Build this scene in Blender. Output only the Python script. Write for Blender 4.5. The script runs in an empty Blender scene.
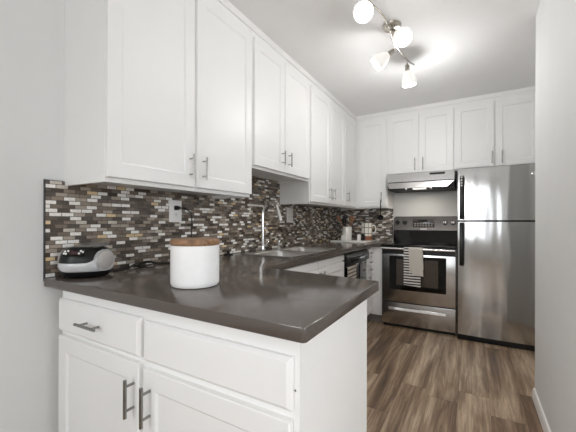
import bpy, bmesh, math, random
from mathutils import Vector, Matrix
from math import sin, cos, pi, radians
random.seed(7)
S = bpy.context.scene
C = S.collection

# ------------------------------------------------------------------ camera
F, PSI, ROLL, HOR = 316.72, 0.5288, 0.002, 221.47
cam = bpy.data.cameras.new('camera')
camo = bpy.data.objects.new('camera', cam)
C.objects.link(camo)
cam.sensor_width = 36.0
cam.lens = F / 576.0 * 36.0
cam.shift_y = (HOR - 216.0) / 576.0
cam.clip_start = 0.02
camo.matrix_world = (Matrix.Translation((1.6453, -0.6684, 1.1683)) @ Matrix.Rotation(PSI, 4, 'Z')
                     @ Matrix.Rotation(pi / 2, 4, 'X') @ Matrix.Rotation(ROLL, 4, 'Z'))
S.camera = camo

# ------------------------------------------------------------------ world, lights, exposure
W = bpy.data.worlds.new('world')
S.world = W
W.use_nodes = True
bg = W.node_tree.nodes['Background']
bg.inputs[0].default_value = (0.80, 0.88, 1.0, 1)
bg.inputs[1].default_value = 1.0
S.view_settings.view_transform = 'Standard'
S.view_settings.look = 'None'
S.view_settings.gamma = 1.0
S.view_settings.use_curve_mapping = False
S.view_settings.exposure = 0.0
S.cycles.use_denoising = True
S.cycles.max_bounces = 20
S.cycles.diffuse_bounces = 16
S.cycles.glossy_bounces = 6


def area(name, loc, target, sx, sy, power, col):
    l = bpy.data.lights.new(name, 'AREA')
    l.shape = 'RECTANGLE'
    l.size, l.size_y, l.energy, l.color = sx, sy, power, col
    o = bpy.data.objects.new(name, l)
    C.objects.link(o)
    o.location = loc
    o.rotation_euler = (Vector(target) - Vector(loc)).to_track_quat('-Z', 'Y').to_euler()
    return o


area('window_daylight', (1.0, -4.85, 1.45), (1.0, 0, 1.40), 1.5, 1.5, 22, (0.92, 0.96, 1.0))
area('window_daylight', (3.2, -4.85, 1.45), (2.6, 0, 1.30), 1.5, 1.5, 22, (0.92, 0.96, 1.0))
area('window_daylight', (4.15, -0.60, 1.40), (1.5, 1.0, 0.60), 1.6, 1.4, 37, (0.94, 0.97, 1.0))
area('added_fill_light', (0.6, -2.6, 1.70), (2.0, 1.5, 0.55), 0.8, 0.8, 3.0, (1.0, 1.0, 1.0)).data.spread = radians(64)  # added fill aimed at the right partition and aisle; no lamp stands there
LAMP_POWER = (4.0, 1.0, 1.2, 15.5)
SHADE_EMIT = 0.42


# ------------------------------------------------------------------ materials
def rgb(r, g, b):
    f = lambda c: (c / 255 / 12.92) if c / 255 <= 0.04045 else ((c / 255 + 0.055) / 1.055) ** 2.4
    return (f(r), f(g), f(b), 1)


class NT:
    def __init__(s, name):
        s.m = bpy.data.materials.new(name)
        s.m.use_nodes = True
        s.t = s.m.node_tree
        s.b = s.t.nodes['Principled BSDF']

    def n(s, typ, **kw):
        o = s.t.nodes.new(typ)
        for k, v in kw.items():
            setattr(o, k, v)
        return o

    def l(s, a, b):
        s.t.links.new(a, b)

    def math(s, op, a, b=None, c=None):
        n = s.n('ShaderNodeMath', operation=op)
        for i, v in enumerate((a, b, c)):
            if v is None:
                continue
            if isinstance(v, (int, float)):
                n.inputs[i].default_value = v
            else:
                s.l(v, n.inputs[i])
        return n.outputs[0]

    def ramp(s, fac, stops, interp='LINEAR'):
        r = s.n('ShaderNodeValToRGB')
        r.color_ramp.interpolation = interp
        e = r.color_ramp.elements
        while len(e) < len(stops):
            e.new(0.5)
        for el, (p, c) in zip(e, stops):
            el.position = p
            el.color = c
        s.l(fac, r.inputs[0])
        return r.outputs[0]


def mat(name, col, rough=0.5, metal=0.0, spec=0.5, noise=0.0, nscale=40, bump=0.0, coat=0.0, emit=None, estr=0.0, trans=0.0, sub=0.0):
    k = NT(name)
    b = k.b
    b.inputs['Base Color'].default_value = col
    b.inputs['Roughness'].default_value = rough
    b.inputs['Metallic'].default_value = metal
    b.inputs['Specular IOR Level'].default_value = spec
    b.inputs['Coat Weight'].default_value = coat
    b.inputs['Transmission Weight'].default_value = trans
    tc = k.n('ShaderNodeTexCoord')
    nz = k.n('ShaderNodeTexNoise')
    nz.inputs['Scale'].default_value = nscale
    nz.inputs['Detail'].default_value = 3
    k.l(tc.outputs['Object'], nz.inputs['Vector'])
    lo = tuple(c * (1 - noise) for c in col[:3]) + (1,)
    hi = tuple(min(1, c * (1 + noise)) for c in col[:3]) + (1,)
    k.l(k.ramp(nz.outputs['Fac'], [(0.3, lo), (0.7, hi)]), b.inputs['Base Color'])
    if bump:
        bp = k.n('ShaderNodeBump')
        bp.inputs['Strength'].default_value = bump
        bp.inputs['Distance'].default_value = 0.002
        k.l(nz.outputs['Fac'], bp.inputs['Height'])
        k.l(bp.outputs[0], b.inputs['Normal'])
    if emit:
        b.inputs['Emission Color'].default_value = emit
        b.inputs['Emission Strength'].default_value = estr
    return k.m


def tile_mat(axis):
    """mosaic strips; axis 'Y' for the left wall, 'X' for the back wall"""
    k = NT('mosaic_tile')
    tc = k.n('ShaderNodeTexCoord')
    sp = k.n('ShaderNodeSeparateXYZ')
    k.l(tc.outputs['Object'], sp.inputs[0])
    u = sp.outputs[axis]
    v = sp.outputs['Z']
    rv = k.math('DIVIDE', k.math('ADD', v, 0.0015), 0.0183)
    row = k.math('FLOOR', rv)
    fv = k.math('FRACT', rv)
    w1 = k.n('ShaderNodeTexWhiteNoise', noise_dimensions='1D')
    k.l(row, w1.inputs['W'])
    half = k.math('MULTIPLY', k.math('MODULO', row, 2.0), 0.5)
    off = k.math('ADD', half, k.math('MULTIPLY', w1.outputs['Value'], 0.22))
    ru = k.math('ADD', k.math('DIVIDE', u, 0.0515), off)
    colm = k.math('FLOOR', ru)
    fu = k.math('FRACT', ru)
    cb = k.n('ShaderNodeCombineXYZ')
    k.l(colm, cb.inputs[0])
    k.l(row, cb.inputs[1])
    w2 = k.n('ShaderNodeTexWhiteNoise', noise_dimensions='3D')
    k.l(cb.outputs[0], w2.inputs['Vector'])
    cs = k.n('ShaderNodeSeparateColor')
    k.l(w2.outputs['Color'], cs.inputs[0])
    r1, r2, r3 = cs.outputs[0], cs.outputs[1], cs.outputs[2]
    base = k.ramp(r1, [(0.0, rgb(84, 74, 64)), (0.15, rgb(104, 92, 81)), (0.34, rgb(127, 114, 101)), (0.52, rgb(152, 138, 123)),
                       (0.66, rgb(176, 164, 150)), (0.76, rgb(208, 200, 188)), (0.79, rgb(253, 250, 244)), (0.965, rgb(230, 204, 160))], 'CONSTANT')
    # stone variation inside a tile
    nz = k.n('ShaderNodeTexNoise')
    nz.inputs['Scale'].default_value = 90
    nz.inputs['Detail'].default_value = 4
    k.l(tc.outputs['Object'], nz.inputs['Vector'])
    mv = k.n('ShaderNodeMix', data_type='RGBA', blend_type='MULTIPLY')
    mv.inputs[0].default_value = 0.5
    k.l(base, mv.inputs[6])
    k.l(k.ramp(nz.outputs['Fac'], [(0.3, (0.72, 0.72, 0.72, 1)), (0.6, (1.1, 1.1, 1.1, 1))]), mv.inputs[7])
    mu = k.math('MULTIPLY', k.math('GREATER_THAN', fu, 0.05), k.math('GREATER_THAN', fv, 0.14))
    mg = k.n('ShaderNodeMix', data_type='RGBA')
    k.l(mu, mg.inputs[0])
    mg.inputs[6].default_value = rgb(58, 52, 48)
    k.l(mv.outputs[2], mg.inputs[7])
    k.l(mg.outputs[2], k.b.inputs['Base Color'])
    rg = k.math('ADD', 0.08, k.math('MULTIPLY', r2, 0.25))
    rr = k.math('ADD', k.math('MULTIPLY', mu, k.math('SUBTRACT', rg, 0.7)), 0.7)
    k.l(rr, k.b.inputs['Roughness'])
    k.b.inputs['Specular IOR Level'].default_value = 0.9
    # each strip is set at its own slight tilt
    ge = k.n('ShaderNodeNewGeometry')
    vm = k.n('ShaderNodeVectorMath', operation='SUBTRACT')
    k.l(w2.outputs['Color'], vm.inputs[0])
    vm.inputs[1].default_value = (0.5, 0.5, 0.5)
    vs = k.n('ShaderNodeVectorMath', operation='SCALE')
    k.l(vm.outputs[0], vs.inputs[0])
    vs.inputs['Scale'].default_value = 0.08
    va = k.n('ShaderNodeVectorMath', operation='ADD')
    k.l(ge.outputs['Normal'], va.inputs[0])
    k.l(vs.outputs[0], va.inputs[1])
    vn = k.n('ShaderNodeVectorMath', operation='NORMALIZE')
    k.l(va.outputs[0], vn.inputs[0])
    bp = k.n('ShaderNodeBump')
    bp.inputs['Strength'].default_value = 0.5
    bp.inputs['Distance'].default_value = 0.0015
    k.l(mu, bp.inputs['Height'])
    k.l(vn.outputs[0], bp.inputs['Normal'])
    k.l(bp.outputs[0], k.b.inputs['Normal'])
    return k.m


def floor_mat():
    k = NT('vinyl_plank')
    tc = k.n('ShaderNodeTexCoord')
    sp = k.n('ShaderNodeSeparateXYZ')
    k.l(tc.outputs['Object'], sp.inputs[0])
    rx = k.math('DIVIDE', k.math('ADD', sp.outputs['X'], 0.06), 0.18)
    row = k.math('FLOOR', rx)
    fx = k.math('FRACT', rx)
    w1 = k.n('ShaderNodeTexWhiteNoise', noise_dimensions='1D')
    k.l(row, w1.inputs['W'])
    ry = k.math('ADD', k.math('DIVIDE', sp.outputs['Y'], 1.22), w1.outputs['Value'])
    cy = k.math('FLOOR', ry)
    fy = k.math('FRACT', ry)
    cb = k.n('ShaderNodeCombineXYZ')
    k.l(row, cb.inputs[0])
    k.l(cy, cb.inputs[1])
    w2 = k.n('ShaderNodeTexWhiteNoise', noise_dimensions='3D')
    k.l(cb.outputs[0], w2.inputs['Vector'])
    # grain, stretched along the board
    def grain(sx, sy, scale, det, rough=0.6):
        mp = k.n('ShaderNodeCombineXYZ')
        k.l(k.math('ADD', k.math('MULTIPLY', sp.outputs['X'], sx), k.math('MULTIPLY', w2.outputs['Value'], 17.0)), mp.inputs[0])
        k.l(k.math('ADD', k.math('MULTIPLY', sp.outputs['Y'], sy), k.math('MULTIPLY', w2.outputs['Value'], 31.0)), mp.inputs[1])
        n = k.n('ShaderNodeTexNoise')
        n.inputs['Scale'].default_value = scale
        n.inputs['Detail'].default_value = det
        n.inputs['Roughness'].default_value = rough
        n.inputs['Distortion'].default_value = 0.6
        k.l(mp.outputs[0], n.inputs['Vector'])
        return n.outputs['Fac']
    g1 = grain(13.0, 0.9, 1.0, 5)
    g2 = grain(60.0, 3.0, 1.0, 5, 0.7)
    mixg = k.math('ADD', k.math('MULTIPLY', g1, 0.70), k.math('MULTIPLY', g2, 0.30))
    mixg = k.math('ADD', mixg, k.math('MULTIPLY', k.math('SUBTRACT', w2.outputs['Value'], 0.5), 0.10))
    col = k.ramp(mixg, [(0.30, rgb(80, 62, 48)), (0.41, rgb(114, 91, 71)), (0.49, rgb(150, 126, 102)), (0.58, rgb(192, 170, 144)), (0.68, rgb(222, 204, 180))])
    seam = k.math('MULTIPLY', k.math('GREATER_THAN', fx, 0.008), k.math('GREATER_THAN', fy, 0.002))
    mg = k.n('ShaderNodeMix', data_type='RGBA')
    k.l(seam, mg.inputs[0])
    mg.inputs[6].default_value = rgb(86, 68, 54)
    k.l(col, mg.inputs[7])
    k.l(mg.outputs[2], k.b.inputs['Base Color'])
    k.l(k.math('ADD', 0.30, k.math('MULTIPLY', g2, 0.25)), k.b.inputs['Roughness'])
    bp = k.n('ShaderNodeBump')
    bp.inputs['Strength'].default_value = 0.25
    bp.inputs['Distance'].default_value = 0.001
    k.l(k.math('MULTIPLY', g2, seam), bp.inputs['Height'])
    k.l(bp.outputs[0], k.b.inputs['Normal'])
    return k.m


def steel_mat(name, col, rough=0.26, aniso=0.65, wave=0.0):
    k = NT(name)
    b = k.b
    b.inputs['Base Color'].default_value = col
    b.inputs['Metallic'].default_value = 1.0
    b.inputs['Roughness'].default_value = rough
    b.inputs['Anisotropic'].default_value = aniso
    tg = k.n('ShaderNodeTangent', direction_type='RADIAL', axis='Z')
    k.l(tg.outputs[0], b.inputs['Tangent'])
    tc = k.n('ShaderNodeTexCoord')
    mp = k.n('ShaderNodeMapping')
    mp.inputs['Scale'].default_value = (1.5, 1.5, 260)
    k.l(tc.outputs['Object'], mp.inputs[0])
    nz = k.n('ShaderNodeTexNoise')
    nz.inputs['Scale'].default_value = 3
    nz.inputs['Detail'].default_value = 3
    k.l(mp.outputs[0], nz.inputs['Vector'])
    lo = tuple(c * 0.93 for c in col[:3]) + (1,)
    k.l(k.ramp(nz.outputs['Fac'], [(0.3, lo), (0.7, col)]), b.inputs['Base Color'])
    if wave:
        # the sheet's gentle buckling
        m2 = k.n('ShaderNodeMapping')
        m2.inputs['Scale'].default_value = (5.0, 1.0, 0.8)
        k.l(tc.outputs['Object'], m2.inputs[0])
        n2 = k.n('ShaderNodeTexNoise')
        n2.inputs['Scale'].default_value = 1.6
        n2.inputs['Detail'].default_value = 1.0
        k.l(m2.outputs[0], n2.inputs['Vector'])
        bp = k.n('ShaderNodeBump')
        bp.inputs['Strength'].default_value = 1.0
        bp.inputs['Distance'].default_value = wave
        k.l(n2.outputs['Fac'], bp.inputs['Height'])
        k.l(bp.outputs[0], b.inputs['Normal'])
    return k.m


def wood_mat(name, c1, c2, rough=0.45, axis_scale=(40, 3, 40)):
    k = NT(name)
    tc = k.n('ShaderNodeTexCoord')
    mp = k.n('ShaderNodeMapping')
    mp.inputs['Scale'].default_value = axis_scale
    k.l(tc.outputs['Object'], mp.inputs[0])
    nz = k.n('ShaderNodeTexNoise')
    nz.inputs['Scale'].default_value = 1.5
    nz.inputs['Detail'].default_value = 4
    k.l(mp.outputs[0], nz.inputs['Vector'])
    k.l(k.ramp(nz.outputs['Fac'], [(0.3, c1), (0.7, c2)]), k.b.inputs['Base Color'])
    k.b.inputs['Roughness'].default_value = rough
    return k.m


def grid_mat(name, base, line, cell_u, cell_v, wu, wv, au='X', av='Z', rough=0.8):
    """woven or printed lines crossing at right angles"""
    k = NT(name)
    tc = k.n('ShaderNodeTexCoord')
    sp = k.n('ShaderNodeSeparateXYZ')
    k.l(tc.outputs['Object'], sp.inputs[0])
    a = k.math('LESS_THAN', k.math('FRACT', k.math('DIVIDE', sp.outputs[au], cell_u)), wu) if wu else None
    c = k.math('LESS_THAN', k.math('FRACT', k.math('DIVIDE', sp.outputs[av], cell_v)), wv)
    m = k.math('MAXIMUM', a, c) if a is not None else c
    mg = k.n('ShaderNodeMix', data_type='RGBA')
    k.l(m, mg.inputs[0])
    mg.inputs[6].default_value = base
    mg.inputs[7].default_value = line
    k.l(mg.outputs[2], k.b.inputs['Base Color'])
    k.b.inputs['Roughness'].default_value = rough
    return k.m


def counter_mat():
    k = NT('quartz')
    tc = k.n('ShaderNodeTexCoord')
    n1 = k.n('ShaderNodeTexNoise')
    n1.inputs['Scale'].default_value = 350
    n1.inputs['Detail'].default_value = 2
    k.l(tc.outputs['Object'], n1.inputs['Vector'])
    k.l(k.ramp(n1.outputs['Fac'], [(0.35, rgb(79, 72, 67)), (0.65, rgb(94, 86, 80))]), k.b.inputs['Base Color'])
    k.b.inputs['Roughness'].default_value = 0.16
    k.b.inputs['Specular IOR Level'].default_value = 0.6
    return k.m


M = dict(
    wall=mat('wall_paint', rgb(222, 223, 222), 0.65, noise=0.01, nscale=6, spec=0.3),
    ceil=mat('ceiling_paint', rgb(246, 246, 246), 0.8, noise=0.01, nscale=5, spec=0.2),
    cab=mat('cabinet_paint', rgb(242, 242, 241), 0.38, noise=0.01, nscale=4, spec=0.45),
    trim=mat('trim_paint', rgb(238, 237, 234), 0.4, noise=0.01),
    counter=counter_mat(),
    tileY=tile_mat('Y'), tileX=tile_mat('X'),
    tiletrim=mat('tile_edge_metal', rgb(70, 70, 72), 0.35, metal=0.8, noise=0.05),
    floor=floor_mat(),
    steel=steel_mat('brushed_steel', (0.56, 0.55, 0.535, 1), 0.20, 0.6),
    fridge=steel_mat('fridge_steel', (0.56, 0.555, 0.545, 1), 0.13, 0.6, wave=0.006),
    hoodsteel=steel_mat('hood_steel', (0.40, 0.39, 0.38, 1), 0.24, 0.5),
    panelsteel=steel_mat('dark_panel_steel', (0.11, 0.10, 0.092, 1), 0.22, 0.5),
    sink=steel_mat('sink_steel', (0.62, 0.61, 0.59, 1), 0.28, 0.2),
    chrome=mat('chrome', (0.80, 0.80, 0.79, 1), 0.10, metal=1.0, noise=0.02),
    nickel=mat('satin_nickel', (0.40, 0.39, 0.375, 1), 0.25, metal=1.0, noise=0.03),
    darknickel=mat('dark_nickel', (0.30, 0.30, 0.29, 1), 0.22, metal=1.0, noise=0.03),
    lampmetal=mat('lamp_nickel', (0.46, 0.43, 0.38, 1), 0.25, metal=1.0, noise=0.03),
    blackgloss=mat('black_glass', rgb(9, 9, 9), 0.05, noise=0.05, spec=0.35),
    black=mat('black_plastic', rgb(15, 15, 15), 0.30, noise=0.05, spec=0.35),
    blackmatte=mat('black_rubber', rgb(18, 18, 18), 0.6, noise=0.05),
    dark=mat('dark_void', rgb(30, 29, 28), 0.6, noise=0.05),
    white=mat('white_plastic', rgb(249, 248, 246), 0.35, noise=0.01),
    slot=mat('outlet_slot', rgb(60, 58, 56), 0.5, noise=0.05),
    ceramic=mat('white_ceramic', rgb(249, 249, 248), 0.30, noise=0.01, coat=0.1),
    ceramicg=mat('white_glazed_ceramic', rgb(240, 238, 233), 0.12, noise=0.01, coat=0.4),
    lid=wood_mat('lid_wood', rgb(112, 81, 55), rgb(160, 122, 87), 0.45, (6, 60, 60)),
    lidedge=wood_mat('lid_edge_wood', rgb(92, 58, 36), rgb(120, 80, 50), 0.5, (6, 60, 60)),
    spoon=wood_mat('spoon_wood', rgb(120, 84, 60), rgb(160, 118, 88), 0.55, (60, 60, 6)),
    silver=mat('silver_plastic', (0.62, 0.63, 0.64, 1), 0.30, metal=0.35, noise=0.02),
    greyplastic=mat('grey_plastic', rgb(150, 150, 150), 0.35, metal=0.4, noise=0.03),
    lidgrey=mat('grey_lid_plastic', rgb(120, 118, 116), 0.28, metal=0.3, noise=0.03),
    grille=mat('speaker_grille', rgb(176, 172, 168), 0.45, metal=0.3, noise=0.12, nscale=600, bump=0.4),
    lcd=mat('lcd', rgb(70, 42, 44), 0.1, noise=0.1),
    shade=mat('frosted_glass', rgb(232, 230, 226), 0.35, emit=(1.0, 0.97, 0.93, 1), estr=SHADE_EMIT),
    bulb=mat('lit_bulb', rgb(255, 252, 246), 0.4, emit=(1.0, 0.96, 0.9, 1), estr=2.5),
    hoodlens=mat('lit_hood_lens', rgb(240, 238, 230), 0.3, emit=(1.0, 0.95, 0.86, 1), estr=0.9),
    kick=mat('toe_kick_vinyl', rgb(140, 136, 132), 0.5, noise=0.03),
    display=mat('range_display', rgb(60, 56, 54), 0.15, noise=0.05),
    print_=mat('white_print', rgb(210, 208, 204), 0.5, noise=0.02),
    greyprint=mat('grey_print', rgb(150, 146, 142), 0.5, noise=0.02),
    ovenpane=mat('oven_pane', rgb(74, 65, 58), 0.06, noise=0.1),
    striped=grid_mat('striped_cotton', rgb(232, 228, 220), rgb(38, 36, 36), 1, 0.029, 0, 0.5),
    beige=mat('beige_cotton', rgb(206, 200, 190), 0.9, noise=0.06, nscale=300, bump=0.5),
    checked=grid_mat('checked_cotton', rgb(226, 218, 205), rgb(60, 50, 44), 0.034, 0.034, 0.35, 0.35),
    plaid=grid_mat('plaid_glaze', rgb(240, 236, 226), rgb(70, 64, 58), 0.046, 0.07, 0.12, 0.10, rough=0.25),
    terracotta=mat('terracotta_band', rgb(150, 98, 72), 0.4, noise=0.06),
    burner=mat('burner_ring', rgb(70, 68, 66), 0.15, noise=0.05),
    outdoor=mat('window_frame_paint', rgb(240, 240, 238), 0.4, noise=0.01),
)
_k = NT('window_glass')
_k.b.inputs['Base Color'].default_value = (1, 1, 1, 1)
_k.b.inputs['Transmission Weight'].default_value = 1.0
_k.b.inputs['Roughness'].default_value = 0.0
_k.b.inputs['IOR'].default_value = 1.1
M['glass'] = _k.m


# ------------------------------------------------------------------ mesh helpers
def box(bm, x0, y0, z0, x1, y1, z1, bev=0.0, seg=2):
    r = bmesh.ops.create_cube(bm, size=1.0)
    vs = r['verts']
    bmesh.ops.scale(bm, vec=(x1 - x0, y1 - y0, z1 - z0), verts=vs)
    bmesh.ops.translate(bm, vec=((x0 + x1) / 2, (y0 + y1) / 2, (z0 + z1) / 2), verts=vs)
    if bev:
        es = list({e for v in vs for e in v.link_edges})
        bmesh.ops.bevel(bm, geom=es, offset=bev, segments=seg, profile=0.6, affect='EDGES', clamp_overlap=True)


def bxm(*a, **k):
    bm = bmesh.new()
    box(bm, *a, **k)
    return bm


def tube(bm, pts, r, n=12, cap=True):
    """round bar along a polyline; r a number or one per point"""
    pts = [Vector(p) for p in pts]
    rs = r if isinstance(r, (list, tuple)) else [r] * len(pts)
    rings = []
    up = None
    for i, p in enumerate(pts):
        a = pts[max(0, i - 1)]
        b = pts[min(len(pts) - 1, i + 1)]
        d = (b - a).normalized()
        if up is None:
            up = d.orthogonal().normalized()
        else:
            up = (up - d * up.dot(d)).normalized()
        s = d.cross(up)
        rings.append([bm.verts.new(p + (up * cos(2 * pi * j / n) + s * sin(2 * pi * j / n)) * rs[i]) for j in range(n)])
    for A, B in zip(rings, rings[1:]):
        for j in range(n):
            bm.faces.new((A[j], A[(j + 1) % n], B[(j + 1) % n], B[j]))
    if cap:
        bm.faces.new(rings[0][::-1])
        bm.faces.new(rings[-1])


def smooth_path(pts, k=8):
    """Catmull-Rom through pts"""
    P = [Vector(p) for p in pts]
    P = [P[0] * 2 - P[1]] + P + [P[-1] * 2 - P[-2]]
    out = []
    for i in range(1, len(P) - 2):
        for j in range(k):
            t = j / k
            a, b, c, d = P[i - 1], P[i], P[i + 1], P[i + 2]
            out.append(0.5 * ((2 * b) + (c - a) * t + (2 * a - 5 * b + 4 * c - d) * t * t + (3 * b - a - 3 * c + d) * t ** 3))
    out.append(P[-2])
    return out


def lathe(bm, prof, n=40, mat4=None, closed=False):
    rings = []
    for r, z in prof:
        if r < 1e-6:
            rings.append([bm.verts.new((0, 0, z))])
        else:
            rings.append([bm.verts.new((r * cos(2 * pi * j / n), r * sin(2 * pi * j / n), z)) for j in range(n)])
    for A, B in zip(rings, rings[1:]):
        for j in range(n):
            a0, a1 = A[j % len(A)], A[(j + 1) % len(A)]
            b0, b1 = B[j % len(B)], B[(j + 1) % len(B)]
            f = [v for i, v in enumerate((a0, a1, b1, b0)) if v not in (a0, a1, b1, b0)[:i]]
            if len(f) > 2:
                bm.faces.new(f)
    if mat4 is not None:
        bmesh.ops.transform(bm, matrix=mat4, verts=[v for R in rings for v in R])


def loft(bm, loops, cap=True):
    """closed loops with the same number of points"""
    L = [[bm.verts.new(p) for p in lp] for lp in loops]
    n = len(L[0])
    for A, B in zip(L, L[1:]):
        for j in range(n):
            bm.faces.new((A[j], A[(j + 1) % n], B[(j + 1) % n], B[j]))
    if cap:
        bm.faces.new(L[0][::-1])
        bm.faces.new(L[-1])


def extrude_profile(bm, pts, axis, a, b):
    """2D outline (p,q) pulled along an axis: 'x' -> (y,z), 'y' -> (x,z), 'z' -> (x,y)"""
    def mk(t, p, q):
        return {'x': (t, p, q), 'y': (p, t, q), 'z': (p, q, t)}[axis]
    loft(bm, [[mk(a, p, q) for p, q in pts], [mk(b, p, q) for p, q in pts]])


def finish(name, bm, material, parent=None, loc=None, angle=32):
    bmesh.ops.recalc_face_normals(bm, faces=bm.faces)
    for f in bm.faces:
        f.smooth = True
    lim = radians(angle)
    for e in bm.edges:
        if len(e.link_faces) == 2:
            if e.calc_face_angle(0) > lim:
                e.smooth = False
        else:
            e.smooth = False
    me = bpy.data.meshes.new(name)
    bm.to_mesh(me)
    bm.free()
    me.materials.append(material)
    o = bpy.data.objects.new(name, me)
    C.objects.link(o)
    if parent is not None:
        o.parent = parent
    if loc is not None:
        o.location = loc
    return o


def tag(o, label=None, cat=None, group=None, kind=None):
    if label:
        o['label'] = label
    if cat:
        o['category'] = cat
    if group:
        o['group'] = group
    if kind:
        o['kind'] = kind
    return o


def thing(name, label, cat, loc=(0, 0, 0), rz=0.0, group=None):
    o = bpy.data.objects.new(name, None)
    o.empty_display_size = 0.05
    C.objects.link(o)
    o.location = loc
    o.rotation_euler = (0, 0, rz)
    return tag(o, label, cat, group)


def struct(name, bm, material, label=None):
    o = finish(name, bm, material)
    o['kind'] = 'structure'
    if label:
        o['label'] = label
    return o


# ------------------------------------------------------------------ setting
CEIL = 2.53
XW = -0.008                  # left wall face; the tile's face is at x = 0
XR, YR = 2.0, 1.965          # free corner of the partition at the right
YB = 3.66                    # back wall
XA = 2.285                   # side wall of the fridge alcove
struct('floor', bxm(-0.12, -5.1, -0.10, 4.4, YB + 0.12, 0.0), M['floor'])
struct('ceiling', bxm(-0.12, -5.1, CEIL, 4.4, YB + 0.12, CEIL + 0.1), M['ceil'])
struct('wall_left', bxm(-0.12, -5.1, 0, XW, YB + 0.12, CEIL), M['wall'])
struct('wall_back', bxm(XW, YB, 0, XA, YB + 0.12, CEIL), M['wall'])
YE = 0.60                    # near end of the partition; the living room opens to the right before it
struct('wall_right', bxm(XR, YE, 0, XA, YR, CEIL), M['wall'])
struct('wall_alcove', bxm(XA, YE, 0, XA + 0.1, YB + 0.12, CEIL), M['wall'])
struct('wall_front', bxm(XA + 0.1, YE, 0, 4.4, YE + 0.1, CEIL), M['wall'])
bm = bmesh.new()
box(bm, 4.3, -5.1, 0, 4.4, -1.5, CEIL)
box(bm, 4.3, 0.3, 0, 4.4, YE, CEIL)
box(bm, 4.3, -1.5, 0, 4.4, 0.3, 0.6)
box(bm, 4.3, -1.5, 2.2, 4.4, 0.3, CEIL)
struct('wall_living', bm, M['wall'])
bm = bmesh.new()
for q in ((-1.5, 0.6, -1.45, 2.2), (0.25, 0.6, 0.3, 2.2), (-1.5, 0.6, 0.3, 0.65), (-1.5, 2.15, 0.3, 2.2), (-0.625, 0.6, -0.575, 2.2)):
    box(bm, 4.32, q[0], q[1], 4.38, q[2], q[3])
w = struct('window_3', bm, M['outdoor'])
finish('pane', bxm(4.345, -1.45, 0.65, 4.35, 0.25, 2.15), M['glass'], w)
bm = bmesh.new()
for a in ((0.0, 0.25, 0, CEIL), (1.75, 2.45, 0, CEIL), (3.95, 4.4, 0, CEIL)):
    box(bm, a[0], -5.1, a[2], a[1], -5.0, a[3])
for x0, x1 in ((0.25, 1.75), (2.45, 3.95)):
    box(bm, x0, -5.1, 0, x1, -5.0, 0.7)
    box(bm, x0, -5.1, 2.2, x1, -5.0, CEIL)
struct('wall_rear', bm, M['wall'])
for i, x0 in enumerate((0.25, 2.45)):
    bm = bmesh.new()
    x1 = x0 + 1.5
    for q in ((x0, 0.7, x0 + 0.05, 2.2), (x1 - 0.05, 0.7, x1, 2.2), (x0, 0.7, x1, 0.75), (x0, 2.15, x1, 2.2), (x0 + 0.725, 0.7, x0 + 0.775, 2.2)):
        box(bm, q[0], -5.08, q[1], q[2], -5.02, q[3])
    w = struct('window_%d' % (i + 1), bm, M['outdoor'])
    g = finish('pane', bxm(x0 + 0.05, -5.055, 0.75, x1 - 0.05, -5.05, 2.15), M['glass'], w)

# baseboard on the partition
bm = bmesh.new()
extrude_profile(bm, [(XR, 0), (XR - 0.014, 0), (XR - 0.014, 0.055), (XR - 0.008, 0.07), (XR, 0.072)], 'y', YE, YR)
struct('baseboard_right', bm, M['trim'])

# mosaic backsplash: left wall (taller above the sink) and the short return on the back wall
bm = bmesh.new()
box(bm, XW, 0.004, 0.90, 0.0, YB, 1.352)
box(bm, XW, 1.074, 1.352, 0.0, 1.99, 1.56)
struct('wall_backsplash_left', bm, M['tileY'])
struct('wall_backsplash_back', bxm(0.0, YB - 0.008, 0.90, 0.733, YB, 1.345), M['tileX'])
bm = bmesh.new()
box(bm, XW, 0.0, 0.90, 0.003, 0.004, 1.354)
box(bm, XW, 0.0, 1.351, 0.003, 0.075, 1.354)
struct('trim_1', bm, M['tiletrim'])

# strip between the wall cabinets and the ceiling
bm = bmesh.new()
extrude_profile(bm, [(XW, 2.49), (0.334, 2.49), (0.338, 2.50), (0.338, CEIL), (XW, CEIL)], 'y', 0.082, YB)
extrude_profile(bm, [(YB, 2.49), (3.322, 2.49), (3.318, 2.50), (3.318, CEIL), (YB, CEIL)], 'x', 0.10, XA)
struct('trim_2', bm, M['cab'])


# ------------------------------------------------------------------ cabinets (local: front faces -y, width along x)
def shaker(w, h, t=0.020, stile=0.062, rec=0.007):
    """door with a raised frame around a flat recessed panel; local origin bottom left of the front, front at y=-t"""
    bm = bmesh.new()
    def ring(i, y):
        return [(i, y, i), (w - i, y, i), (w - i, y, h - i), (i, y, h - i)]
    loft(bm, [ring(0, 0), ring(0, -t + 0.003), ring(0.003, -t), ring(stile, -t), ring(stile + 0.009, -t + rec)])
    return bm


def slab(w, h, t=0.020, ch=0.012):
    """drawer front with a bevelled edge"""
    bm = bmesh.new()
    def ring(i, y):
        return [(i, y, i), (w - i, y, i), (w - i, y, h - i), (i, y, h - i)]
    loft(bm, [ring(0, 0), ring(0, -t + 0.010), ring(ch, -t)])
    return bm


def pull(length=0.13, r=0.006, span=0.080, proud=0.033, vertical=True):
    """bar pull centred on the origin, standing out along -y"""
    bm = bmesh.new()
    d = Vector((0, 0, 1)) if vertical else Vector((1, 0, 0))
    c = Vector((0, -proud, 0))
    tube(bm, [c - d * length / 2, c + d * length / 2], r, 14)
    for s in (-1, 1):
        tube(bm, [d * (s * span / 2), d * (s * span / 2) + c], r * 0.75, 10)
    return bm


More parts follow.
